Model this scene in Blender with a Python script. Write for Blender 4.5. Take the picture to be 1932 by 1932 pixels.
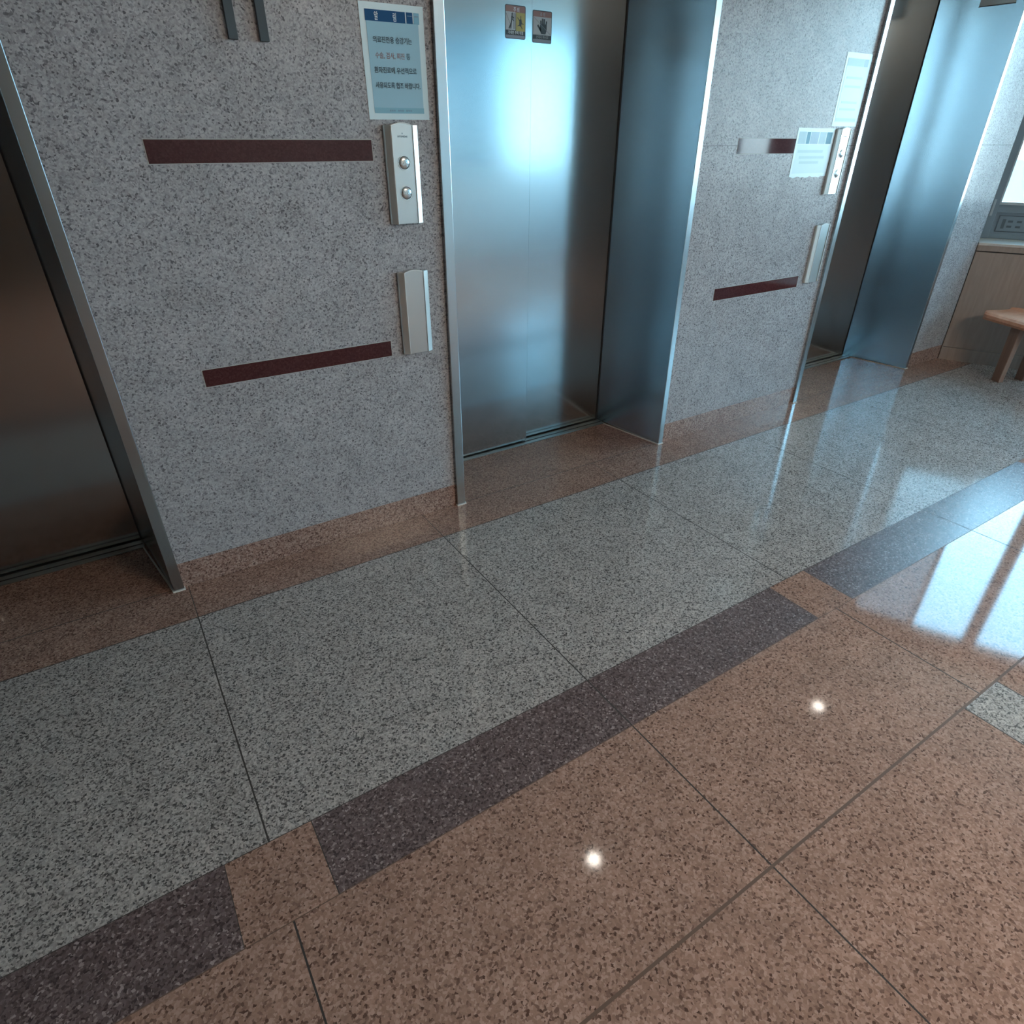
import bpy, bmesh, math, random
from mathutils import Vector, Matrix
random.seed(4)
for o in list(bpy.data.objects): bpy.data.objects.remove(o)
C = bpy.context.scene.collection
SC = bpy.context.scene

# ------------------------------------------------------------------ camera
def set_camera():
    pit, yaw, roll = math.radians(30.8032), math.radians(32.6532), math.radians(0.1076)
    cy, sy, cp, sp = math.cos(yaw), math.sin(yaw), math.cos(pit), math.sin(pit)
    fwd = Vector((sy*cp, cy*cp, -sp)); right = Vector((cy, -sy, 0)); up = right.cross(fwd)
    cr, sr = math.cos(roll), math.sin(roll)
    r2 = cr*right + sr*up; u2 = -sr*right + cr*up
    m = Matrix((r2, u2, -fwd)).transposed().to_4x4(); m.translation = Vector((0, 0, 1.5))
    cd = bpy.data.cameras.new('camera'); cd.sensor_width = 36; cd.lens = 1175.07/1932*36
    cd.clip_start = 0.02
    co = bpy.data.objects.new('camera', cd); C.objects.link(co); co.matrix_world = m
    SC.camera = co
set_camera()

# ------------------------------------------------------------------ world, exposure
SKY = 9.5
w = bpy.data.worlds.new('sky'); SC.world = w; w.use_nodes = True
nt = w.node_tree; nt.nodes.clear()
tc = nt.nodes.new('ShaderNodeTexCoord'); sep = nt.nodes.new('ShaderNodeSeparateXYZ')
rp = nt.nodes.new('ShaderNodeValToRGB'); bg = nt.nodes.new('ShaderNodeBackground'); wo = nt.nodes.new('ShaderNodeOutputWorld')
mr = nt.nodes.new('ShaderNodeMapRange'); mr.inputs[1].default_value = -0.5; mr.inputs[2].default_value = 0.5
nt.links.new(tc.outputs['Generated'], sep.inputs[0]); nt.links.new(sep.outputs[2], mr.inputs[0]); nt.links.new(mr.outputs[0], rp.inputs[0])
e = rp.color_ramp.elements
e[0].position = 0.40; e[0].color = (0.17, 0.20, 0.19, 1)
e[1].position = 0.50; e[1].color = (0.68, 0.85, 0.98, 1)
x = e.new(0.62); x.color = (0.46, 0.78, 1.0, 1)
x = e.new(1.0); x.color = (0.21, 0.42, 0.62, 1)
nt.links.new(rp.outputs[0], bg.inputs[0]); bg.inputs[1].default_value = SKY
nt.links.new(bg.outputs[0], wo.inputs[0])
SC.view_settings.view_transform = 'Standard'; SC.view_settings.look = 'None'
SC.view_settings.gamma = 1; SC.view_settings.use_curve_mapping = False
SC.view_settings.exposure = 1.42
try:
    SC.cycles.use_denoising = True; SC.cycles.caustics_reflective = False
    SC.cycles.max_bounces = 10; SC.cycles.diffuse_bounces = 5; SC.cycles.glossy_bounces = 6
    SC.cycles.transparent_max_bounces = 12; SC.cycles.sample_clamp_indirect = 12
except Exception: pass

# geometry constants
YW = 2.3225           # face of the elevator wall
YF = 2.306            # front face of the door frames
CEIL = 2.95
TH = math.radians(25) # window wall turns away from the elevator wall
P0 = Vector((5.56, YW, 0)); NV = Vector((math.cos(TH), math.sin(TH), 0)); UV = Vector((math.sin(TH), -math.cos(TH), 0))
HEAD = 2.42
YO = -3.8             # wall opposite the elevators
SE = 6.86             # length of the window wall

LAMPS = [(1.887, 1.845), (4.517, 1.845)]
LAMP_W = 0.13

# ------------------------------------------------------------------ materials
def newmat(name):
    m = bpy.data.materials.new(name); m.use_nodes = True
    return m, m.node_tree, m.node_tree.nodes['Principled BSDF']
def setc(s, v): s.default_value = (*v, 1) if len(v) == 3 else v
def plain(name, col, rough=0.5, metal=0.0, spec=None, noise=0.0, nscale=20):
    m, t, b = newmat(name); setc(b.inputs['Base Color'], col)
    b.inputs['Roughness'].default_value = rough; b.inputs['Metallic'].default_value = metal
    if spec is not None: b.inputs['Specular IOR Level'].default_value = spec
    if noise:
        g = t.nodes.new('ShaderNodeNewGeometry'); n = t.nodes.new('ShaderNodeTexNoise'); n.inputs['Scale'].default_value = nscale
        n.inputs['Detail'].default_value = 5
        r = t.nodes.new('ShaderNodeValToRGB'); t.links.new(g.outputs['Position'], n.inputs['Vector']); t.links.new(n.outputs[0], r.inputs[0])
        r.color_ramp.elements[0].position = .3; r.color_ramp.elements[1].position = .7
        r.color_ramp.elements[0].color = (*[c*(1-noise) for c in col], 1); r.color_ramp.elements[1].color = (*[min(1, c*(1+noise)) for c in col], 1)
        t.links.new(r.outputs[0], b.inputs['Base Color'])
    return m
def granite(name, stops, scale=135, rough=0.12, spec=0.5, tint=0.10, stretch=(1, 1, 1), bump=0.0, rvar=0.0):
    """crystals: distorted voronoi cells coloured by a constant ramp, over a slow mottling"""
    m, t, b = newmat(name); N = t.nodes.new; L = t.links.new
    g = N('ShaderNodeNewGeometry')
    mp = N('ShaderNodeMapping'); mp.inputs['Scale'].default_value = stretch; L(g.outputs['Position'], mp.inputs['Vector'])
    n = N('ShaderNodeTexNoise'); n.inputs['Scale'].default_value = scale*0.55; n.inputs['Detail'].default_value = 2; L(mp.outputs[0], n.inputs['Vector'])
    s = N('ShaderNodeVectorMath'); s.operation = 'SUBTRACT'; s.inputs[1].default_value = (.5, .5, .5); L(n.outputs['Color'], s.inputs[0])
    k = N('ShaderNodeVectorMath'); k.operation = 'SCALE'; k.inputs['Scale'].default_value = 1.9/scale; L(s.outputs[0], k.inputs[0])
    a = N('ShaderNodeVectorMath'); a.operation = 'ADD'; L(mp.outputs[0], a.inputs[0]); L(k.outputs[0], a.inputs[1])
    v = N('ShaderNodeTexVoronoi'); v.inputs['Scale'].default_value = scale; L(a.outputs[0], v.inputs['Vector'])
    sp = N('ShaderNodeSeparateColor'); L(v.outputs['Color'], sp.inputs[0])
    r = N('ShaderNodeValToRGB'); r.color_ramp.interpolation = 'LINEAR'; L(sp.outputs[0], r.inputs[0])
    el = r.color_ramp.elements
    el[0].position = stops[0][0]; setc2(el[0], stops[0][1]); el[1].position = stops[1][0]; setc2(el[1], stops[1][1])
    for pz, c in stops[2:]: setc2(el.new(pz), c)
    n2 = N('ShaderNodeTexNoise'); n2.inputs['Scale'].default_value = 9; n2.inputs['Detail'].default_value = 4; L(g.outputs['Position'], n2.inputs['Vector'])
    mr = N('ShaderNodeMapRange'); mr.inputs[1].default_value = .3; mr.inputs[2].default_value = .7; mr.inputs[3].default_value = 1-tint; mr.inputs[4].default_value = 1+tint
    L(n2.outputs[0], mr.inputs[0])
    mx = N('ShaderNodeVectorMath'); mx.operation = 'SCALE'; L(r.outputs[0], mx.inputs[0]); L(mr.outputs[0], mx.inputs['Scale'])
    L(mx.outputs[0], b.inputs['Base Color'])
    b.inputs['Roughness'].default_value = rough; b.inputs['Specular IOR Level'].default_value = spec
    if bump:
        bp = N('ShaderNodeBump'); bp.inputs['Strength'].default_value = bump; bp.inputs['Distance'].default_value = 0.002
        L(sp.outputs[1], bp.inputs['Height']); L(bp.outputs[0], b.inputs['Normal'])
    return m
def setc2(el, c): el.color = (*c, 1)
def steel(name, col=(.56, .58, .58), rough=0.2, aniso=0.0, hair=0.02):
    m, t, b = newmat(name); N = t.nodes.new; L = t.links.new
    b.inputs['Metallic'].default_value = 1
    g = N('ShaderNodeNewGeometry'); mp = N('ShaderNodeMapping'); mp.inputs['Scale'].default_value = (6, 6, 900); L(g.outputs['Position'], mp.inputs['Vector'])
    n = N('ShaderNodeTexNoise'); n.inputs['Scale'].default_value = 1; n.inputs['Detail'].default_value = 3; L(mp.outputs[0], n.inputs['Vector'])
    mr = N('ShaderNodeMapRange'); mr.inputs[1].default_value = .2; mr.inputs[2].default_value = .8; mr.inputs[3].default_value = rough*.97; mr.inputs[4].default_value = rough*1.04
    L(n.outputs[0], mr.inputs[0]); L(mr.outputs[0], b.inputs['Roughness'])
    r = N('ShaderNodeValToRGB'); L(n.outputs[0], r.inputs[0]); setc2(r.color_ramp.elements[0], [c*(1-hair) for c in col]); setc2(r.color_ramp.elements[1], [min(1, c*(1+hair)) for c in col])
    L(r.outputs[0], b.inputs['Base Color'])
    return m
def wood(name, c0, c1, rough=0.4, axis=(2, 2, .25)):
    m, t, b = newmat(name); N = t.nodes.new; L = t.links.new
    g = N('ShaderNodeNewGeometry'); mp = N('ShaderNodeMapping'); mp.inputs['Scale'].default_value = [a*14 for a in axis]; L(g.outputs['Position'], mp.inputs['Vector'])
    n = N('ShaderNodeTexNoise'); n.inputs['Scale'].default_value = 1; n.inputs['Detail'].default_value = 6; n.inputs['Distortion'].default_value = .6; L(mp.outputs[0], n.inputs['Vector'])
    r = N('ShaderNodeValToRGB'); L(n.outputs[0], r.inputs[0]); r.color_ramp.elements[0].position = .3; r.color_ramp.elements[1].position = .72
    setc2(r.color_ramp.elements[0], c0); setc2(r.color_ramp.elements[1], c1); L(r.outputs[0], b.inputs['Base Color'])
    b.inputs['Roughness'].default_value = rough
    return m
def emit(name, col, s):
    m = bpy.data.materials.new(name); m.use_nodes = True; t = m.node_tree; t.nodes.clear()
    e = t.nodes.new('ShaderNodeEmission'); e.inputs[0].default_value = (*col, 1); e.inputs[1].default_value = s
    o = t.nodes.new('ShaderNodeOutputMaterial'); t.links.new(e.outputs[0], o.inputs[0]); return m
def glassmat(name, tint=(.92, .97, .96)):
    m = bpy.data.materials.new(name); m.use_nodes = True; t = m.node_tree; t.nodes.clear()
    tr = t.nodes.new('ShaderNodeBsdfTransparent'); tr.inputs[0].default_value = (*tint, 1)
    gl = t.nodes.new('ShaderNodeBsdfGlossy'); gl.inputs['Roughness'].default_value = 0.02
    lw = t.nodes.new('ShaderNodeLayerWeight'); lw.inputs[0].default_value = .5
    pw = t.nodes.new('ShaderNodeMath'); pw.operation = 'POWER'; pw.inputs[1].default_value = 5; t.links.new(lw.outputs['Facing'], pw.inputs[0])
    f = t.nodes.new('ShaderNodeMath'); f.operation = 'MULTIPLY_ADD'; f.inputs[1].default_value = .95; f.inputs[2].default_value = .04; t.links.new(pw.outputs[0], f.inputs[0])
    mx = t.nodes.new('ShaderNodeMixShader'); o = t.nodes.new('ShaderNodeOutputMaterial')
    t.links.new(f.outputs[0], mx.inputs[0]); t.links.new(tr.outputs[0], mx.inputs[1]); t.links.new(gl.outputs[0], mx.inputs[2]); t.links.new(mx.outputs[0], o.inputs[0])
    return m
def screenmat(name, open_=.3, col=(.12, .14, .15)):
    m = bpy.data.materials.new(name); m.use_nodes = True; t = m.node_tree; t.nodes.clear()
    tr = t.nodes.new('ShaderNodeBsdfTransparent'); d = t.nodes.new('ShaderNodeBsdfDiffuse'); d.inputs[0].default_value = (*col, 1)
    mx = t.nodes.new('ShaderNodeMixShader'); mx.inputs[0].default_value = open_; o = t.nodes.new('ShaderNodeOutputMaterial')
    t.links.new(d.outputs[0], mx.inputs[1]); t.links.new(tr.outputs[0], mx.inputs[2]); t.links.new(mx.outputs[0], o.inputs[0])
    return m

M = {}
M['wall'] = granite('light grey wall granite', [(0, (0.108, 0.105, 0.114)), (.08, (0.196, 0.188, 0.199)), (.26, (0.309, 0.296, 0.307)), (.6, (0.377, 0.363, 0.374)), (1, (0.465, 0.444, 0.456))], scale=205, rough=.27, spec=.22)
M['floor_grey'] = granite('grey floor granite', [(0, (0.060, 0.057, 0.058)), (.14, (0.130, 0.121, 0.117)), (.32, (0.290, 0.265, 0.251)), (.6, (0.390, 0.352, 0.333)), (1, (0.530, 0.477, 0.451))], scale=210, rough=.10)
M['floor_pink'] = granite('pink floor granite', [(0, (0.092, 0.049, 0.036)), (.08, (0.178, 0.103, 0.078)), (.25, (0.292, 0.174, 0.132)), (.6, (0.356, 0.213, 0.162)), (1, (0.464, 0.299, 0.240))], scale=175, rough=.06)
M['floor_red'] = granite('reddish border granite', [(0, (0.092, 0.048, 0.038)), (.14, (0.173, 0.101, 0.076)), (.4, (0.275, 0.163, 0.128)), (.7, (0.337, 0.206, 0.162)), (1, (0.459, 0.307, 0.246))], scale=210, rough=.10)
M['floor_dark'] = granite('dark purple brown granite', [(0, (0.056, 0.038, 0.038)), (.3, (0.112, 0.080, 0.079)), (.6, (0.151, 0.108, 0.105)), (.88, (0.196, 0.147, 0.142)), (1, (0.370, 0.294, 0.284))], scale=190, rough=.26, bump=.2)
M['base'] = granite('reddish baseboard granite', [(0, (0.090, 0.049, 0.041)), (.14, (0.170, 0.102, 0.083)), (.4, (0.280, 0.175, 0.144)), (.7, (0.350, 0.228, 0.189)), (1, (0.460, 0.330, 0.279))], scale=210, rough=.20)
M['maroon'] = granite('polished maroon granite', [(0, (.050, .014, .016)), (.5, (.062, .018, .020)), (1, (.078, .026, .028))], scale=190, rough=.05, tint=.04, spec=.22)
M['plaster'] = plain('pale wall plaster', (.60, .63, .64), .8, noise=.03)
M['grout'] = plain('dark grout', (.035, .028, .024), .8)
M['grout_soft'] = plain('brown grout', (.13, .075, .05), .7)
M['door_steel'] = steel('brushed door steel', (.475, .505, .52), .15)
M['frame_steel'] = steel('brushed frame steel', (.455, .51, .54), .25)
M['alu'] = plain('satin aluminium', (.50, .53, .53), .28, .95)
M['alu_light'] = plain('pale anodised aluminium', (.74, .78, .77), .32, .85)
M['sill'] = steel('door sill aluminium', (.30, .32, .31), .36)
M['black'] = plain('black gap', (.01, .01, .012), .6)
M['caulk'] = plain('white caulk', (.72, .70, .66), .5)
M['ceil'] = plain('white ceiling paint', (.70, .69, .66), .9, noise=.03)
M['wood_pale'] = wood('pale beech veneer', (.31, .245, .215), (.38, .305, .27), .45, axis=(3, 3, .3))
M['wood_seat'] = wood('orange beech plywood', (.62, .30, .19), (.74, .38, .25), .35, axis=(.4, 3, 3))
M['wood_leg'] = wood('beech leg', (.24, .15, .115), (.31, .20, .155), .45)
M['wood_dark'] = wood('brown lobby panelling', (.045, .024, .014), (.085, .045, .026), .45)
M['ledge'] = plain('cream window ledge stone', (.62, .58, .54), .3, noise=.05, nscale=60)
M['win_frame'] = plain('grey blue window aluminium', (.26, .33, .38), .35, .3)
M['win_frame_light'] = plain('light window aluminium', (.55, .62, .64), .3, .4)
M['grille_dark'] = plain('dark grille slot', (.10, .13, .15), .5)
M['glass'] = glassmat('clear window glass')
M['glass_dimmed'] = glassmat('dimmed window glass', (.34, .43, .45))  # tint added to tone down this unseen window's reflection in the middle door
M['glass_dimmed_more'] = glassmat('more strongly dimmed window glass', (.13, .19, .21))  # stronger added tint, so the left pane reflects dimmer in the door
M['screen'] = screenmat('insect screen', .45, (.3, .33, .34))
M['paper'] = plain('pale blue paper', (.50, .66, .72), .32)
M['paper_white'] = plain('white paper', (.62, .76, .80), .3)
M['p_blue'] = plain('printed dark blue', (.008, .075, .19), .5, 0, .15)
M['p_light'] = plain('printed light blue', (.22, .44, .56), .5, 0, .15)
M['p_panel'] = plain('printed pale blue', (.34, .54, .64), .5, 0, .15)
M['p_foot'] = plain('printed teal blue', (.20, .42, .52), .35)
M['ink'] = plain('dark print ink', (.02, .06, .09), .5)
M['ink_red'] = plain('faded red ink', (.28, .17, .19), .5)
M['ink_white'] = plain('white print', (.75, .82, .85), .4)
M['s_brown'] = plain('sticker brown red', (.30, .16, .14), .35)
M['s_yellow'] = plain('sticker yellow', (.45, .40, .12), .35)
M['s_white'] = plain('sticker pale', (.50, .56, .60), .35)
M['s_grey'] = plain('sticker grey', (.28, .31, .38), .35)
M['s_dark'] = plain('sticker black', (.03, .04, .05), .35)
M['numeral'] = plain('dull grey metal numeral', (.08, .095, .105), .6, .0, .2)
M['facade'] = plain('pale building render', (.78, .79, .76), .9, noise=.04, nscale=.6)
M['facade_trim'] = plain('white facade trim', (.8, .8, .78), .8)
M['facade_glass'] = plain('facade window glass', (.22, .27, .29), .2)
M['tape'] = plain('dull lilac film', (.34, .31, .35), .25)
M['p_greyblue'] = plain('printed grey blue', (.24, .38, .44), .35)
M['p_slate'] = plain('printed slate blue', (.17, .28, .38), .35)
M['p_faint'] = plain('faint print', (.40, .57, .60), .4)

# ------------------------------------------------------------------ builders
def box(bm, x0, x1, y0, y1, z0, z1, mi=0, mx=None):
    vs = [bm.verts.new((x, y, z)) for x in (x0, x1) for y in (y0, y1) for z in (z0, z1)]
    for f in ((0, 1, 3, 2), (4, 6, 7, 5), (0, 4, 5, 1), (2, 3, 7, 6), (0, 2, 6, 4), (1, 5, 7, 3)):
        fc = bm.faces.new([vs[i] for i in f]); fc.material_index = mi
    if mx is not None: bmesh.ops.transform(bm, matrix=mx, verts=vs)
    return vs
def prism(bm, pts, z0, z1, mi=0):
    """polygon in XY, extruded in z"""
    a = [bm.verts.new((p[0], p[1], z0)) for p in pts]; b = [bm.verts.new((p[0], p[1], z1)) for p in pts]
    n = len(pts); fs = [bm.faces.new(a[::-1]), bm.faces.new(b)]
    for i in range(n): fs.append(bm.faces.new((a[i], a[(i+1) % n], b[(i+1) % n], b[i])))
    for f in fs: f.material_index = mi
def plate(bm, pts, y0, y1, mi=0):
    """polygon in XZ, extruded in y (y0 front)"""
    a = [bm.verts.new((p[0], y0, p[1])) for p in pts]; b = [bm.verts.new((p[0], y1, p[1])) for p in pts]
    n = len(pts); fs = [bm.faces.new(a), bm.faces.new(b[::-1])]
    for i in range(n): fs.append(bm.faces.new((a[(i+1) % n], a[i], b[i], b[(i+1) % n])))
    for f in fs: f.material_index = mi
def obj(name, bm, mats, parent=None, bevel=0, smooth=False, kind=None, seg=2):
    bmesh.ops.recalc_face_normals(bm, faces=bm.faces)
    me = bpy.data.meshes.new(name); bm.to_mesh(me); bm.free()
    for m in (mats if isinstance(mats, (list, tuple)) else [mats]): me.materials.append(m)
    if smooth:
        for p in me.polygons: p.use_smooth = True
    o = bpy.data.objects.new(name, me); C.objects.link(o)
    if parent: o.parent = parent
    if bevel:
        b = o.modifiers.new('bevel', 'BEVEL'); b.width = bevel; b.segments = seg; b.limit_method = 'ANGLE'; b.angle_limit = math.radians(40)
    if kind: o['kind'] = kind
    return o
def bx(name, m, parent, *a, **k):
    bm = bmesh.new(); box(bm, *a); return obj(name, bm, m, parent, **k)
def empty(name, loc=(0, 0, 0), rz=0, label=None, cat=None, group=None, kind=None):
    o = bpy.data.objects.new(name, None); C.objects.link(o); o.location = loc; o.rotation_euler = (0, 0, rz); o.empty_display_size = .1
    tag(o, label, cat, group, kind); return o
def tag(o, label=None, cat=None, group=None, kind=None):
    if label: o['label'] = label
    if cat: o['category'] = cat
    if group: o['group'] = group
    if kind: o['kind'] = kind
    return o
def text(name, s, size, loc, m, parent, align='CENTER', weight=0.0, sx=1.0, depth=.0002):
    """flat raised lettering standing on the XZ plane facing -Y, loc = baseline anchor"""
    cu = bpy.data.curves.new(name, 'FONT'); cu.body = s; cu.size = size; cu.align_x = align; cu.extrude = depth; cu.offset = weight
    cu.resolution_u = 3
    t = bpy.data.objects.new('lettering_source', cu); C.objects.link(t)
    bpy.context.view_layer.update()
    me = bpy.data.meshes.new_from_object(t.evaluated_get(bpy.context.evaluated_depsgraph_get()))
    bpy.data.objects.remove(t); bpy.data.curves.remove(cu)
    me.transform(Matrix.Translation(Vector(loc)) @ Matrix.Rotation(math.pi/2, 4, 'X') @ Matrix.Diagonal((sx, 1, 1, 1)))
    me.name = name; me.materials.clear(); me.materials.append(m)
    o = bpy.data.objects.new(name, me); C.objects.link(o); o.parent = parent
    return o
def copy_thing(root, loc_delta, label, group=None):
    r = root.copy(); C.objects.link(r); r.location = root.location + Vector(loc_delta); r['label'] = label
    if group: r['group'] = group
    for ch in list(root.children):
        c = ch.copy(); C.objects.link(c); c.parent = r
        for g in ch.children:
            d = g.copy(); C.objects.link(d); d.parent = c
    return r

# ------------------------------------------------------------------ floor
JX = [-5.07, -4.06, -3.05, -2.04, -1.028, -0.0168, 0.9895, 2.0015, 3.014, 4.085, 5.10, 6.11, 7.12, 8.13, 9.2]
ODD = {JX[1]: 0, JX[3]: 0, JX[5]: 1, JX[7]: 1, JX[9]: 1, JX[11]: 1}
XL, XR = -5.2, 9.6
YA, YB, YC, YD, YE = YW, 2.10155, 1.09195, 0.8758, 0.3784
def build_floor():
    bm = bmesh.new(); mats = [M['floor_pink'], M['floor_grey'], M['floor_dark'], M['floor_red'], M['grout'], M['grout_soft']]
    def q(x0, x1, y0, y1, mi):
        if x1 - x0 < 1e-5 or y1 - y0 < 1e-5: return
        f = bm.faces.new([bm.verts.new(p) for p in ((x0, y0, 0), (x1, y0, 0), (x1, y1, 0), (x0, y1, 0))]); f.material_index = mi
    def row(y0, y1, marks, g, gm):
        """marks: list of (x, material right of it, grout half width)"""
        xs = [XL] + [m[0] for m in marks] + [XR]
        mt = [marks[0][3]] + [m[1] for m in marks]; hw = [0] + [m[2] for m in marks] + [0]
        for i in range(len(xs)-1):
            q(xs[i]+hw[i], xs[i+1]-hw[i+1], y0, y1, mt[i])
            if hw[i+1]: q(xs[i+1]-hw[i+1], xs[i+1]+hw[i+1], y0, y1, gm)
    hj = .0022
    def simple(mi): return [(x, mi, hj, mi) for x in JX]
    hA, hB, hC, hD, hE = .0018, .0020, .0010, .0013, .0036
    # thresholds in front of the elevator doors, then the reddish border
    q(XL, XR, YA+hA, 2.86, 3); q(XL, XR, YA-hA, YA+hA, 4)
    row(YB+hB, YA-hA, [(x, 3, .0014, 3) for x in JX], 0, 4); q(XL, XR, YB-hB, YB+hB, 4)
    row(YC+hC, YB-hB, simple(1), 0, 4); q(XL, XR, YC-hC, YC+hC, 4)
    mk = []
    for x in JX:
        if x in ODD: mk += [(x-.1056, 3 if False else 0, .0008, 2), (x+.1056, 2, .0012, 0)]
        else: mk.append((x, 2, hj, 2))
    row(YD+hD, YC-hC, mk, 0, 4); q(XL, XR, YD-hD, YD+hD, 5)
    row(YE+hE, YD-hD, simple(0), 0, 4); q(XL, XR, YE-hE, YE+hE, 5)
    y1 = YE-hE
    for k in range(5):
        y0 = max(y1-1.01, YO-.1)
        mk = []
        for x in JX:
            if x in ODD: mk += [(x-.103, 1, .002, 0), (x+.103, 0, .002, 1)]
            else: mk.append((x, 0, hj, 0))
        row(y0+hE, y1, mk, 0, 4); q(XL, XR, y0-hE, y0+hE, 5); y1 = y0-hE
    box(bm, XL, XR, y1, 2.95, -.12, -.002, 4)
    bmesh.ops.bisect_plane(bm, geom=bm.verts[:]+bm.edges[:]+bm.faces[:], plane_co=P0+NV*.43, plane_no=NV, clear_outer=True)
    return obj('floor', bm, mats, kind='structure')
# normals of single quads must face up
fl = build_floor()

# ------------------------------------------------------------------ elevator openings (x of frame edges)
# (left outer, left inner, right inner, right outer)
OPEN = [(-1.372, -1.332, -0.068, -0.031), (1.170, 1.211, 2.474, 2.508), (3.698, 3.732, 5.052, 5.086)]
SPLAY = .066
YDOOR = 2.745
def build_walls():
    bm = bmesh.new(); segs = [(-5.2, OPEN[0][0]), (OPEN[0][3], OPEN[1][0]), (OPEN[1][3], OPEN[2][0])]
    bb = bmesh.new()
    for i, (a, b) in enumerate(segs):
        if i == 2:
            box(bm, a, b, YW, 2.95, .108, 1.4795); box(bm, a, b, YW, 2.95, 1.4815, CEIL); box(bm, a, b, YW+.003, 2.9, 1.4795, 1.4815, 1)
        else: box(bm, a, b, YW, 2.95, .108, CEIL)
        box(bb, a, b, YW-.001, 2.95, 0, .108)
    for o in OPEN: box(bm, o[0], o[3], YW, 2.95, HEAD+.04, CEIL)
    box(bm, -5.2, 6.3, 2.93, 3.03, -.12, CEIL)
    # last stretch turns with the window wall
    def poly(d=0.0, back=2.95):
        far = P0 + NV*.42
        return [(OPEN[2][3], YW+d), (5.56, YW+d), (far.x, far.y), (far.x, back+.1), (OPEN[2][3], back+.1)]
    prism(bm, poly(), .108, 1.4795); prism(bm, poly(), 1.4815, CEIL); prism(bm, poly(.003), 1.4795, 1.4815, 1)
    prism(bb, poly(-.001), 0, .108)
    obj('wall_back', bm, [M['wall'], M['grout']], kind='structure')
    obj('baseboard_back', bb, M['base'], kind='structure')
    A_ = P0 + NV*.45; B_ = A_ + UV*((A_.y-(YO-.2))/-UV.y)
    bm = bmesh.new(); prism(bm, [(XL, YO-.2), (B_.x, B_.y), (A_.x, A_.y), (A_.x, 3.05), (XL, 3.05)], CEIL, CEIL+.1); obj('ceiling', bm, M['ceil'], kind='structure')
    bm = bmesh.new(); box(bm, -5.3, -5.15, YO-.2, 2.95, 0, CEIL); obj('wall_left', bm, M['plaster'], kind='structure')
    # wall opposite the elevators with its window
    bm = bmesh.new(); x0, x1, z0, z1 = 4.45, 7.18, 1.10, 2.85
    box(bm, -5.2, 0.3, YO-.2, YO, 0, CEIL, 1); box(bm, 0.3, x0, YO-.2, YO, 0, CEIL, 0); box(bm, x0, x1, YO-.2, YO, 0, z0, 0); box(bm, x0, x1, YO-.2, YO, z1, CEIL, 0); box(bm, x1, 8.95, YO-.2, YO, 0, CEIL, 0)
    obj('wall_front', bm, [M['plaster'], M['wood_dark']], kind='structure')
    w2 = empty('window_2', (0, 0, 0), kind='structure')
    bm = bmesh.new()
    for x in (x0, 5.85, x1): box(bm, x-.03, x+.03, YO-.16, YO-.08, z0, z1)
    for z in (z0, z1): box(bm, x0, x1, YO-.16, YO-.08, z-.03, z+.03)
    obj('window_frame', bm, M['win_frame'], w2)
    for a, b, g_ in ((x0+.03, 5.82, 'glass_dimmed_more'), (5.88, x1-.03, 'glass_dimmed')): bx('pane', M[g_], w2, a, b, YO-.125, YO-.119, z0+.03, z1-.03)
    # window wall at the end: solid beyond the windows
    bm = bmesh.new(); box(bm, SE-.02, 7.3, .25, .45, 0, CEIL); box(bm, -.02, SE, .3, .45, 2.83, CEIL); box(bm, -.02, SE, .32, .45, 0, .87)
    box(bm, 3.30, 3.84, .20, .292, .866, CEIL)
    o = obj('wall_right', bm, M['wall'], kind='structure'); o.location = P0; o.rotation_euler = (0, 0, TH-math.pi/2)
build_walls()

def build_window():
    rt = empty('window_1', P0 + NV*.3, TH-math.pi/2, kind='structure')
    bm = bmesh.new()
    z0, z1 = 1.11, 2.83
    box(bm, 0, .058, -.01, .07, .865, z1)               # left stile
    box(bm, .058, SE, 0, .06, 1.045, z0-.012)           # bottom rail
    for a, b in ((.565, .60), (1.03, 1.14), (2.05, 2.10), (3.0, 3.10), (4.0, 4.05), (4.95, 5.05), (5.95, 6.0), (SE-.06, SE)): box(bm, a, b, -.005, .065, z0-.012, z1)
    box(bm, .058, SE, -.005, .065, z1-.03, z1)
    box(bm, .058, SE, .01, .06, .865, .895)
    obj('window_frame', bm, M['win_frame'], rt, bevel=.002)
    bm = bmesh.new(); box(bm, .058, SE-.06, -.012, .03, z0-.014, z0+.004); box(bm, .056, .066, -.012, .03, z0, z1-.03)
    box(bm, .02, .034, -.016, -.008, 1.02, 1.13, 0)
    obj('glazing_bead', bm, M['win_frame_light'], rt)
    ps = [(.066, .565), (.60, 1.03), (1.14, 2.05), (2.10, 3.0), (3.10, 4.0), (4.05, 4.95), (5.05, 5.95), (6.0, SE-.06)]
    for a, b in ps: bx('pane', M['glass'], rt, a, b, .028, .034, z0+.004, z1-.03)
    bx('insect_screen', M['screen'], rt, .066, .565, .05, .052, z0+.004, z1-.03)
    # slotted ventilation panel under the glass
    g = bx('vent_grille', M['win_frame'], rt, .058, SE-.06, .012, .03, .895, 1.045)
    bm = bmesh.new()
    box(bm, .085, 4.8, .006, .0125, 1.020, 1.026); box(bm, .085, 4.8, .006, .0125, .912, .918); box(bm, .085, .092, .006, .0125, .912, 1.026)
    obj('grille_rim', bm, M['grille_dark'], g)
    bm = bmesh.new()
    for i in range(34):
        xx = .15 + i*.055
        for zz in (.950, .985): box(bm, xx, xx+.030, .009, .0125, zz-.007, zz+.007)
    box(bm, .115, .135, .009, .0125, .935, 1.0)
    obj('grille_slots', bm, M['grille_dark'], g)
build_window()

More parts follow.
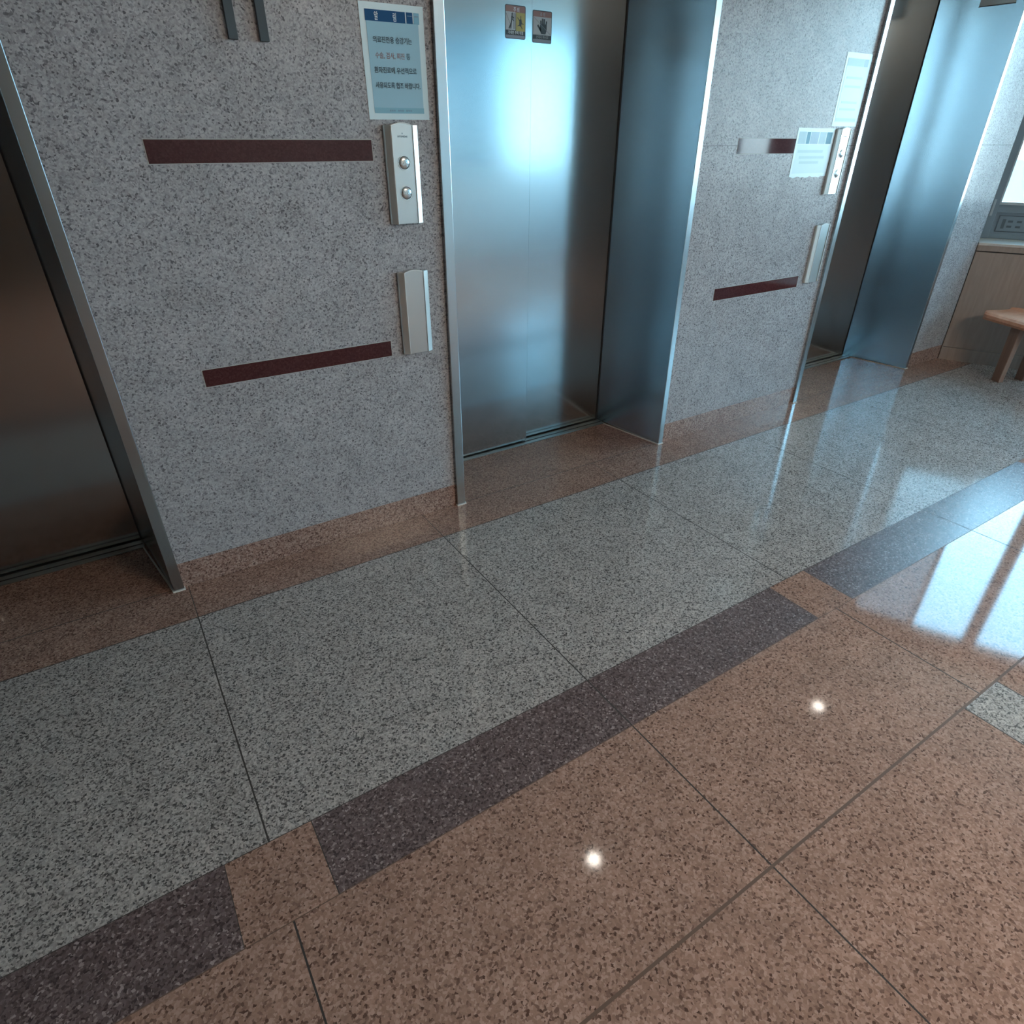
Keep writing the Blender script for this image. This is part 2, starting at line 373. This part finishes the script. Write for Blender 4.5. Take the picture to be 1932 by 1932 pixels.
# ------------------------------------------------------------------ elevator doors with frames
def build_elevator(n, o, label):
    rt = empty('door_%d' % n, (0, 0, 0), kind='structure'); rt['label'] = label
    lo, li, ri, ro = o
    for side in (0, 1):
        bm = bmesh.new()
        pts = [(ri, YF), (ro, YF), (ro, 2.79), (ri-SPLAY, 2.79)] if side else [(lo, YF), (li, YF), (li+SPLAY, 2.79), (lo, 2.79)]
        prism(bm, pts, .004, HEAD)
        obj('door_jamb', bm, M['frame_steel'], rt, bevel=.0022)
        bm = bmesh.new()
        e = .0045
        pts = [(ri-e, YF-e), (ro+e*.5, YF-e), (ro+e*.5, YW), (ri, YW), (ri-SPLAY, 2.72), (ri-SPLAY-e, 2.72)] if side else [(lo-e*.5, YF-e), (li+e, YF-e), (li+SPLAY+e, 2.72), (li+SPLAY, 2.72), (li, YW), (lo-e*.5, YW)]
        prism(bm, pts, 0, .0045); obj('caulk_line', bm, M['caulk'], rt)
    bm = bmesh.new(); prism(bm, [(lo, YF), (ro, YF), (ro, 2.79), (lo, 2.79)], HEAD, HEAD+.045); obj('door_header', bm, M['frame_steel'], rt, bevel=.002)
    # floor sill with its two guide grooves
    a, b = li+.03, ri-.03
    s = bx('door_sill', M['sill'], rt, li+SPLAY-.004, ri-SPLAY+.004, 2.712, 2.86, 0, .006, bevel=.001)
    bm = bmesh.new(); box(bm, li+SPLAY, ri-SPLAY, 2.7365, 2.7445, .0055, .0065); box(bm, li+SPLAY, ri-SPLAY, 2.776, 2.783, .0055, .0065)
    obj('guide_groove', bm, M['black'], s)
    seam = li + (1.855-1.211)
    p = bx('door_panel', M['door_steel'], rt, li+.05, seam, YDOOR, YDOOR+.03, .012, HEAD+.02, bevel=.0015)
    p2 = bx('door_panel', M['door_steel'], rt, seam-.05, ri-.03, YDOOR+.04, YDOOR+.07, .012, HEAD+.02, bevel=.0015)
    bx('black_gap', M['black'], rt, ri-SPLAY-.004, ri-SPLAY+.004, 2.781, 2.7905, .006, HEAD)
    return rt
build_elevator(1, OPEN[0], 'dark brown reflecting steel elevator door at the left edge')
build_elevator(2, OPEN[1], 'middle brushed steel elevator door carrying two warning stickers')
build_elevator(3, OPEN[2], 'far brushed steel elevator door nearest the window')

# ------------------------------------------------------------------ granite inlay bars on the wall
def bar(x0, x1, z0, z1, label):
    bm = bmesh.new(); box(bm, x0, x1, YW-.0012, YW+.01, z0, z1)
    box(bm, x0-.0025, x1+.0025, YW-.0006, YW+.008, z0-.0025, z1+.0025, 1)
    o = obj('stone_inlay_bar', bm, [M['maroon'], M['paper_line']]); tag(o, label, 'wall inlay', 'maroon stone bars set in the wall'); return o
M['paper_line'] = plain('pale joint filler', (.42, .42, .40), .6)
bar(.229, .920, 1.440, 1.5015, 'upper long maroon stone bar left of the near call button panel')
bar(.227, .919, .763, .822, 'lower long maroon stone bar below and left of the near call panel')
bar(2.764, 3.470, .764, .825, 'lower maroon stone bar on the wall between the middle and far elevators')
bar(2.764, 3.470, 1.447, 1.511, 'upper maroon stone bar washed by window glare, half hidden behind a paper notice')
# ------------------------------------------------------------------ raised numeral on the wall
def numeral(x, label):
    bm = bmesh.new()
    zb, zt = 1.749, 1.876
    plate(bm, [(x, zb), (x+.026, zb), (x+.026, zt), (x+.004, zt), (x-.031, zt-.012), (x-.031, zt-.032), (x, zt-.030)], YW-.014, YW-.001)
    o = obj('wall_numeral', bm, M['numeral'], bevel=.001); tag(o, label, 'numeral', 'raised metal numerals on the granite wall'); return o
numeral(.516, 'left of the two grey metal numeral strokes on the granite wall')
numeral(.604, 'right of the two grey metal numeral strokes, nearer the notice')

# ------------------------------------------------------------------ call button panels
def panel_base(bm, w, h, top_arc):
    pass
def build_panel(name, x0, z0, z1, label, cat, buttons, group):
    w = .126; rt = empty(name, (x0, YW, z0), 0, label, cat, group); h = z1-z0
    # side wings: sloped aluminium extrusions
    for sgn, nm in ((0, 'side_wing'), (1, 'side_wing')):
        bm = bmesh.new()
        pts = [(0, 0), (0, -.010), (.003, -.013), (.021, -.0215), (.0235, -.0215), (.0235, 0)]
        if sgn: pts = [(w-a, b) for a, b in pts][::-1]
        prism(bm, pts, 0, h-.004); obj(nm, bm, M['alu_light'], rt, bevel=.0007)
    # centre plate with an arched top
    bm = bmesh.new(); x1, x2 = .0235, w-.0235; n = 12
    arc = [(x2-(x2-x1)*i/n, h-.004+.008*math.sin(math.pi*i/n)) for i in range(n+1)]
    plate(bm, [(x1, 0), (x2, 0)] + arc, -.0205, 0)
    pl = obj('face_plate', bm, M['alu'], rt, bevel=.0006)
    bm = bmesh.new()
    outer = [(a, b) for a, b in arc]; inner = [(a, b-.0028) for a, b in arc]
    for i in range(n):
        plate(bm, [outer[i], outer[i+1], inner[i+1], inner[i]][::-1], -.0222, -.0203)
    for a in (x1-.0012, x2-.0012): box(bm, a, a+.0024, -.0236, -.0203, 0, h-.004)
    obj('plate_rim', bm, M['rim'], rt)
    if buttons:
        for zz, up in ((h-.116, 1), (h-.210, 0)):
            r = .0205; cx = w/2-.001
            bm = bmesh.new(); seg = 28
            rings = [(r+.0022, -.0206), (r+.0022, -.0226), (r, -.0226), (r, -.0215)]
            prof = rings + [(r*.96*math.cos(t), -.0215-.005*math.sin(t)) for t in [i*math.pi/2/6 for i in range(7)]]
            vr = []
            for rr, yy in prof:
                if rr < 1e-5: vr.append([bm.verts.new((cx, yy, zz))]); continue
                vr.append([bm.verts.new((cx+rr*math.cos(2*math.pi*j/seg), yy, zz+rr*math.sin(2*math.pi*j/seg))) for j in range(seg)])
            for i in range(len(vr)-1):
                A, B = vr[i], vr[i+1]
                for j in range(seg):
                    if len(B) == 1: f = bm.faces.new((A[j], A[(j+1) % seg], B[0]))
                    else: f = bm.faces.new((A[j], A[(j+1) % seg], B[(j+1) % seg], B[j]))
                    f.material_index = 1 if i in (2, 3) else 0; f.smooth = i > 3
            bt = obj('call_button', bm, [M['btn'], M['black']], rt)
            bm = bmesh.new(); s = 1 if up else -1
            for d in (-1, 1):
                pts = [(cx, zz+s*.006), (cx, zz+s*.0085), (cx+d*.0075, zz-s*.004), (cx+d*.006, zz-s*.005)]
                plate(bm, pts, -.0275, -.0255)
            obj('arrow_mark', bm, M['btn_mark'], bt)
        text('maker_mark', 'HYUNDAI', .0078, (w/2, -.0207, h-.040), M['ink'], rt, weight=.0002, sx=1.05)
        bm = bmesh.new()
        for k in range(5):
            a = 2*math.pi*k/5+math.pi/2
            plate(bm, [(w/2-.0008+.0022*math.cos(a), h-.028+.0022*math.sin(a)), (w/2+.0008+.0022*math.cos(a), h-.028+.0022*math.sin(a)), (w/2+.0008, h-.028), (w/2-.0008, h-.028)], -.0209, -.0204)
        obj('emblem', bm, M['ink'], rt)
    return rt
M['rim'] = plain('pale plate rim', (.72, .74, .73), .4, .2)
M['btn'] = plain('polished button metal', (.50, .53, .54), .22, .85)
M['btn_mark'] = plain('button arrow', (.72, .76, .76), .3, .4)
cp = build_panel('call_button_panel', .963, 1.239, 1.549, 'near silver call panel with up and down buttons under the large notice', 'call panel', True, 'elevator call button panels')
ip = build_panel('blank_wall_panel', .9675, .763, 1.076, 'near blank silver wall panel below the call buttons', 'wall panel', False, 'blank silver panels below the call buttons')
copy_thing(cp, (2.548, 0, .010), 'far silver call panel beside the far elevator, partly behind a paper notice')
copy_thing(ip, (2.556, 0, .020), 'far blank silver wall panel beside the frame of the far elevator')

# ------------------------------------------------------------------ notices
def slab(name, m, parent, x0, x1, z0, z1, layer):
    return bx(name, m, parent, x0, x1, -.0006*layer-.0008, -.0002, z0, z1)
def notice(x0, x1, z0, z1, label, rot=0.0):
    rt = empty('paper_notice', (x0, YW-.0005, z0), 0, label, 'notice'); rt.rotation_euler = (0, rot, 0)
    return rt, x1-x0, z1-z0
rt, w_, h_ = notice(.922, 1.142, 1.560, 1.870, 'A4 notice in Korean with dark blue heading above the near call panel', math.radians(-.4))
slab('sheet', M['paper_white'], rt, 0, w_, 0, h_, 0)
slab('printed_panel', M['p_panel'], rt, .020, w_-.020, .022, h_-.045, 1)
slab('heading_band', M['p_blue'], rt, .018, .155, h_-.047, h_-.018, 1.5)
slab('heading_box', M['p_blue'], rt, .159, .181, h_-.047, h_-.018, 1.5)
slab('corner_box', M['p_light'], rt, .185, .204, h_-.047, h_-.018, 1.5)
slab('footer_band', M['p_foot'], rt, .021, w_-.019, .018, .034, 1.5)
L1 = -.0022
text('heading_text', '알', .024, (.055, L1, h_-.0425), M['ink_white'], rt, weight=.0002, sx=.62)
text('heading_text', '림', .024, (.118, L1, h_-.0425), M['ink_white'], rt, weight=.0002, sx=.62)
for zz, t, m, cx in ((h_-.100, '의료진전용 승강기는', 'ink', .105), (h_-.180, '환자진료에 우선적으로', 'ink', .108), (h_-.221, '사용되도록 협조 바랍니다.', 'ink', .113)):
    text('text_line', t, .0185, (cx, L1, zz), M[m], rt, weight=.0003, sx=.80 if len(t) > 12 else .86)
text('text_line', '수술, 검사, 회진', .0185, (.092, L1, h_-.141), M['ink_red'], rt, weight=.0002, sx=.86)
text('text_line', '등', .0185, (.156, L1, h_-.141), M['ink'], rt, weight=.0003, sx=.86)
bm = bmesh.new()
for i in range(11):
    if i in (3, 7): continue
    box(bm, .075+i*.0075, .0795+i*.0075, L1, L1+.001, .0235, .0285)
obj('footer_text', bm, M['p_slate'], rt)
bm = bmesh.new(); box(bm, .162, .178, L1, L1+.001, h_-.028, h_-.0265); box(bm, .187, .201, L1, L1+.001, h_-.029, h_-.0255); obj('small_print', bm, M['p_slate'], rt)

rt, w_, h_ = notice(3.462, 3.678, 1.568, 1.882, 'pale tall notice taped above the far call panel')
slab('sheet', M['paper_white'], rt, 0, w_, 0, h_, 0)
slab('printed_panel', M['paper'], rt, .016, w_-.016, .018, h_-.022, 1)
slab('heading_band', M['p_greyblue'], rt, .018, w_-.060, h_-.055, h_-.024, 1.5)
slab('heading_box', M['p_slate'], rt, w_-.057, w_-.022, h_-.055, h_-.024, 1.5)
for k, zz in enumerate((.205, .168, .100, .070)):
    slab('text_line', M['p_faint'], rt, .035, w_-.045, zz, zz+.010, 1.7)
slab('footer_band', M['p_faint'], rt, .02, w_-.02, .022, .036, 1.7)

rt, w_, h_ = notice(3.194, 3.503, 1.337, 1.559, 'wide pale notice with torn lower edge, taped left of the far call panel', math.radians(.3))
bm = bmesh.new(); n = 16
pts = [(0, .004), *[(w_*i/n, .003*math.sin(i*2.3)+.002*math.sin(i*5.1)) for i in range(1, n)], (w_, .003), (w_, h_), (0, h_)]
plate(bm, pts, -.0012, -.0002); obj('sheet', bm, M['paper_white'], rt)
for i, (a, b, m) in enumerate(((.014, .075, 'p_greyblue'), (.080, .108, 'p_light'), (.113, .180, 'p_slate'), (.186, .240, 'p_greyblue'), (.246, .292, 'p_light'))):
    slab('heading_box', M[m], rt, a, b, h_-.070, h_-.017, 1)
slab('printed_panel', M['paper'], rt, .016, w_-.016, .018, h_-.074, 1)
for zz, a, b in ((.112, .03, .24), (.085, .05, .26), (.062, .06, .22)):
    slab('text_line', M['p_faint'], rt, a, b, zz, zz+.012, 1.6)

# ------------------------------------------------------------------ warning stickers on the middle elevator door
def rrect(x0, x1, z0, z1, r, n=5):
    pts = []
    for cx, cz, a0 in ((x1-r, z1-r, 0), (x0+r, z1-r, 90), (x0+r, z0+r, 180), (x1-r, z0+r, 270)):
        for i in range(n+1):
            a = math.radians(a0+90*i/n); pts.append((cx+r*math.cos(a), cz+r*math.sin(a)))
    return pts[::-1]
def flat(name, m, rt, polys, layer):
    bm = bmesh.new()
    for p in polys: plate(bm, p, -.0004-.0004*layer, 0)
    return obj(name, bm, m, rt)
def rect(x0, x1, z0, z1): return [(x0, z0), (x1, z0), (x1, z1), (x0, z1)]
def stroke(x0, z0, x1, z1, w):
    d = Vector((x1-x0, z1-z0)).normalized(); n = Vector((-d.y, d.x))*w/2
    return [(x0-n.x, z0-n.y), (x1-n.x, z1-n.y), (x1+n.x, z1+n.y), (x0+n.x, z0+n.y)]
W_, H_ = .101, .112
ls = empty('warning_sticker', (1.7205, YDOOR-.0002, 1.867), 0, 'warning sticker with leaning figure and yellow panel on the middle elevator door', 'sticker', 'door warning stickers')
flat('backing', M['s_dark'], ls, [rrect(0, W_, 0, H_, .007)], 0)
flat('heading_band', M['s_brown'], ls, [rrect(.003, W_-.003, H_-.028, H_-.003, .004)], 1)
flat('picture_panel', M['s_white'], ls, [rect(.003, .050, .029, H_-.023)], 2)
flat('picture_panel', M['s_yellow'], ls, [rect(.053, W_-.003, .027, H_-.024)], 2)
flat('footer_band', M['s_grey'], ls, [rrect(.003, W_-.003, .002, .0125, .003)], 1)
flat('pictogram', M['s_dark'], ls, [rect(.042, .0445, .033, H_-.026), stroke(.004, .083, .030, .040, .0008),
     [(.031, .078), (.036, .078), (.037, .084), (.034, .087), (.031, .084)],                   # head
     [(.029, .060), (.034, .060), (.037, .078), (.030, .077)], [(.025, .048), (.031, .048), (.034, .061), (.029, .061)],
     stroke(.028, .050, .018, .033, .005), stroke(.029, .050, .027, .033, .005), stroke(.034, .074, .043, .068, .0035), stroke(.033, .068, .041, .060, .003)], 3)
flat('pictogram', M['s_olive'] if 's_olive' in M else M['s_dark'], ls, [[(.068, .045), (.078, .042), (.082, .056), (.079, .068), (.070, .066)],
     stroke(.076, .064, .077, .078, .003), stroke(.070, .062, .060, .072, .0025), stroke(.080, .054, .090, .051, .0025), stroke(.078, .044, .084, .035, .003), stroke(.070, .048, .061, .044, .0025)], 3)
text('heading_text', '주 의', .018, (W_/2+.004, -.0026, H_-.022), M['ink_white'], ls, sx=.8, weight=.0002)
text('caption_text', '기대면 추락 위험', .0125, (W_/2, -.0026, .0165), M['ink_white'], ls, sx=.88, weight=.0001)
rs = empty('warning_sticker', (1.884, YDOOR+.0398, 1.866), 0, 'grey warning sticker with a crossed out hand on the middle elevator door', 'sticker', 'door warning stickers')
flat('backing', M['s_dark'], rs, [rrect(0, W_, 0, H_, .006)], 0)
flat('heading_band', M['s_brown'], rs, [rrect(.003, W_-.003, H_-.026, H_-.003, .004)], 1)
flat('picture_panel', M['s_white'], rs, [rect(.003, W_-.003, .028, H_-.022)], 2)
flat('footer_band', M['s_grey'], rs, [rrect(.003, W_-.003, .002, .013, .003)], 1)
hand = [[(.036, .046), (.046, .032), (.068, .032), (.074, .046), (.074, .066), (.040, .066)],
        stroke(.0435, .064, .0425, .078, .007), stroke(.0520, .064, .0515, .085, .0072), stroke(.0600, .064, .0605, .084, .0072), stroke(.0700, .062, .0725, .077, .0065), stroke(.042, .044, .026, .062, .0075)]
flat('pictogram', M['s_slate'] if 's_slate' in M else M['s_dark'], rs, hand, 3)
flat('slash_line', M['s_grey'], rs, [stroke(.005, .088, .096, .030, .0012)], 4)
text('heading_text', '주 의', .016, (W_/2, -.0026, H_-.020), M['s_white'], rs, sx=.8)
text('caption_text', '손대지 마시오', .0125, (W_/2, -.0026, .0165), M['s_white'], rs, sx=.9)

# small white plate on the inner side of the far elevator frame
ang = math.atan2(2.79-YF, -SPLAY)
np_ = empty('frame_plate', (OPEN[2][2]-.0075, YF+.055, 2.208), 0, 'small white plate high on the inner side of the far elevator frame', 'plate')
np_.rotation_euler = (0, 0, math.atan2(SPLAY, 2.79-YF))
bx('plate_body', M['paper_white'], np_, -.004, -.0002, 0, .19, 0, .13)
bx('plate_edge', M['numeral'], np_, -.005, -.0002, -.002, .192, -.004, .0)

# ------------------------------------------------------------------ wooden cabinet under the window
cb = empty('window_ledge_cabinet', P0 + NV*.001 + UV*.004, TH-math.pi/2, 'pale wooden cabinet with cream ledge running under the window', 'cabinet')
bm = bmesh.new(); xs = [0, 1.22, 2.44, 3.66, 4.88, SE-.03]
for a, b in zip(xs[:-1], xs[1:]): box(bm, a+.001, b-.001, 0, .31, .098, .800)
obj('front_panel', bm, M['wood_pale'], cb, bevel=.0015)
bx('shadow_gap', M['black'], cb, 0, SE-.03, .006, .31, .800, .808)
bx('fascia', M['wood_pale'], cb, 0, SE-.03, -.006, .31, .808, .845, bevel=.001)
bx('ledge_top', M['ledge'], cb, 0, SE-.03, -.010, .315, .845, .864, bevel=.003)
bx('plinth', M['wood_pale'], cb, 0, SE-.03, -.012, .31, 0, .096, bevel=.001)

# ------------------------------------------------------------------ bench
def build_bench():
    d = Vector((-.377, -.926, 0)); ang = math.atan2(d.y, d.x)
    rt = empty('wooden_bench', (5.455, 2.07, 0), ang, 'orange beech bench with rounded edge standing before the wooden cabinet', 'bench')
    # local x along the bench, local y = towards the cabinet (left of direction d is +x world side)
    bm = bmesh.new()
    prof = []   # (y, z) section: waterfall front edge, gentle dip, upturned back edge
    top = [(-.045, .386), (-.050, .402), (-.043, .420), (-.025, .432), (0.0, .437), (.07, .436), (.14, .434), (.20, .437), (.245, .446), (.262, .450)]
    bot = [(.262, .432), (.20, .419), (.14, .416), (.07, .417), (0.0, .418), (-.020, .410), (-.030, .400), (-.033, .386)]
    prof = top+bot; n = len(prof); rows = []
    for i, xx in enumerate([0, .01, .03, .06, .3, .6, .9, 1.14, 1.17, 1.19, 1.2]):
        k = max(0, 1 - min(xx, 1.2-xx)/.06)   # round the ends in plan
        ins = .05*k*k
        rows.append([bm.verts.new((xx, max(-.05+ins, min(.262-ins, y)) if k else y, z)) for y, z in prof])
    for a, b in zip(rows[:-1], rows[1:]):
        for j in range(n): bm.faces.new((a[j], a[(j+1) % n], b[(j+1) % n], b[j]))
    bm.faces.new(rows[0]); bm.faces.new(rows[-1][::-1])
    obj('seat', bm, M['wood_seat'], rt, smooth=False, bevel=.003)
    for lx in (.30, .90):
        for ly in (.0, .20):
            bm = bmesh.new(); vs = box(bm, lx-.038, lx+.038, ly-.022, ly+.022, 0, .417)
            for v in vs:
                if v.co.z < .01: v.co.x += (v.co.x-lx)*-.15; v.co.y += (v.co.y-ly)*-.15
            obj('leg', bm, M['wood_leg'], rt, bevel=.004)
    for ly in (.0, .20):
        bx('rail', M['wood_leg'], rt, .332, .898, ly-.010, ly+.010, .375, .414, bevel=.002)
build_bench()

# ------------------------------------------------------------------ recessed ceiling lights
def lathe(bm, prof, seg=32, mi=0):
    vr = []
    for r, z in prof: vr.append([bm.verts.new((r*math.cos(2*math.pi*j/seg), r*math.sin(2*math.pi*j/seg), z)) for j in range(seg)])
    for A, B in zip(vr[:-1], vr[1:]):
        for j in range(seg): f = bm.faces.new((A[j], A[(j+1) % seg], B[(j+1) % seg], B[j])); f.material_index = mi; f.smooth = True
    return vr
M['lamp'] = emit('lamp diffuser', (1, .96, .9), 7)
M['lamp_ring'] = plain('white lamp ring', (.8, .8, .78), .4)
lab = {}
for i, (lx, ly) in enumerate(LAMPS):
    k = ['round recessed ceiling light in front of the middle elevator', 'round recessed ceiling light nearer the window, before the far elevator'][i]
    rt = empty('ceiling_light', (lx, ly, CEIL), 0, k, 'ceiling light', 'round recessed ceiling lights')
    bm = bmesh.new(); lathe(bm, [(.075, 0), (.075, -.006), (.054, -.008), (.050, -.002)]); obj('trim_ring', bm, M['lamp_ring'], rt)
    bm = bmesh.new(); vr = lathe(bm, [(.050, -.003), (.001, -.003)]); obj('diffuser', bm, M['lamp'], rt)
    ld = bpy.data.lights.new('lamp_light', 'AREA'); ld.shape = 'DISK'; ld.size = .085; ld.energy = LAMP_W; ld.color = (1, .86, .70)
    ld.spread = math.radians(150)
    lo = bpy.data.objects.new('lamp_light', ld); C.objects.link(lo); lo.parent = rt; lo.location = (0, 0, -.012)

M['added_glow'] = emit('added warm fill panel', (1, .80, .60), 16)  # out-of-view fill light, added to warm and brighten the lobby floor
for px_, py_, lbl in ((2.3, -1.9, 'added unseen warm fill light panel on the side facing the elevators'),):
    rt = empty('added_panel_light', (px_, py_, CEIL), 0, lbl, 'ceiling light')
    bx('panel_frame', M['lamp_ring'], rt, -.62, .62, -.32, .32, -.02, 0)
    bx('diffuser', M['added_glow'], rt, -.6, .6, -.3, .3, -.024, -.018)
# ------------------------------------------------------------------ building across the street
fb = empty('neighbouring_building', (22, 3, -21), math.radians(-8), 'pale building across the street seen through the window', 'building')
bx('facade_wall', M['facade'], fb, 0, 8, -6, 22, 0, 21.9)
for r in range(4, 7):
    for c in range(6):
        y = -3+c*2.9; z = 1.9+r*2.85
        t_ = bx('window_trim', M['facade_trim'], fb, -.12, .02, y-.08, y+1.58, z-.08, z+1.58)
        bx('window_glass', M['facade_glass'], t_, -.14, .0, y, y+.72, z, z+1.5); bx('window_glass', M['facade_glass'], t_, -.14, .0, y+.78, y+1.5, z, z+1.5)
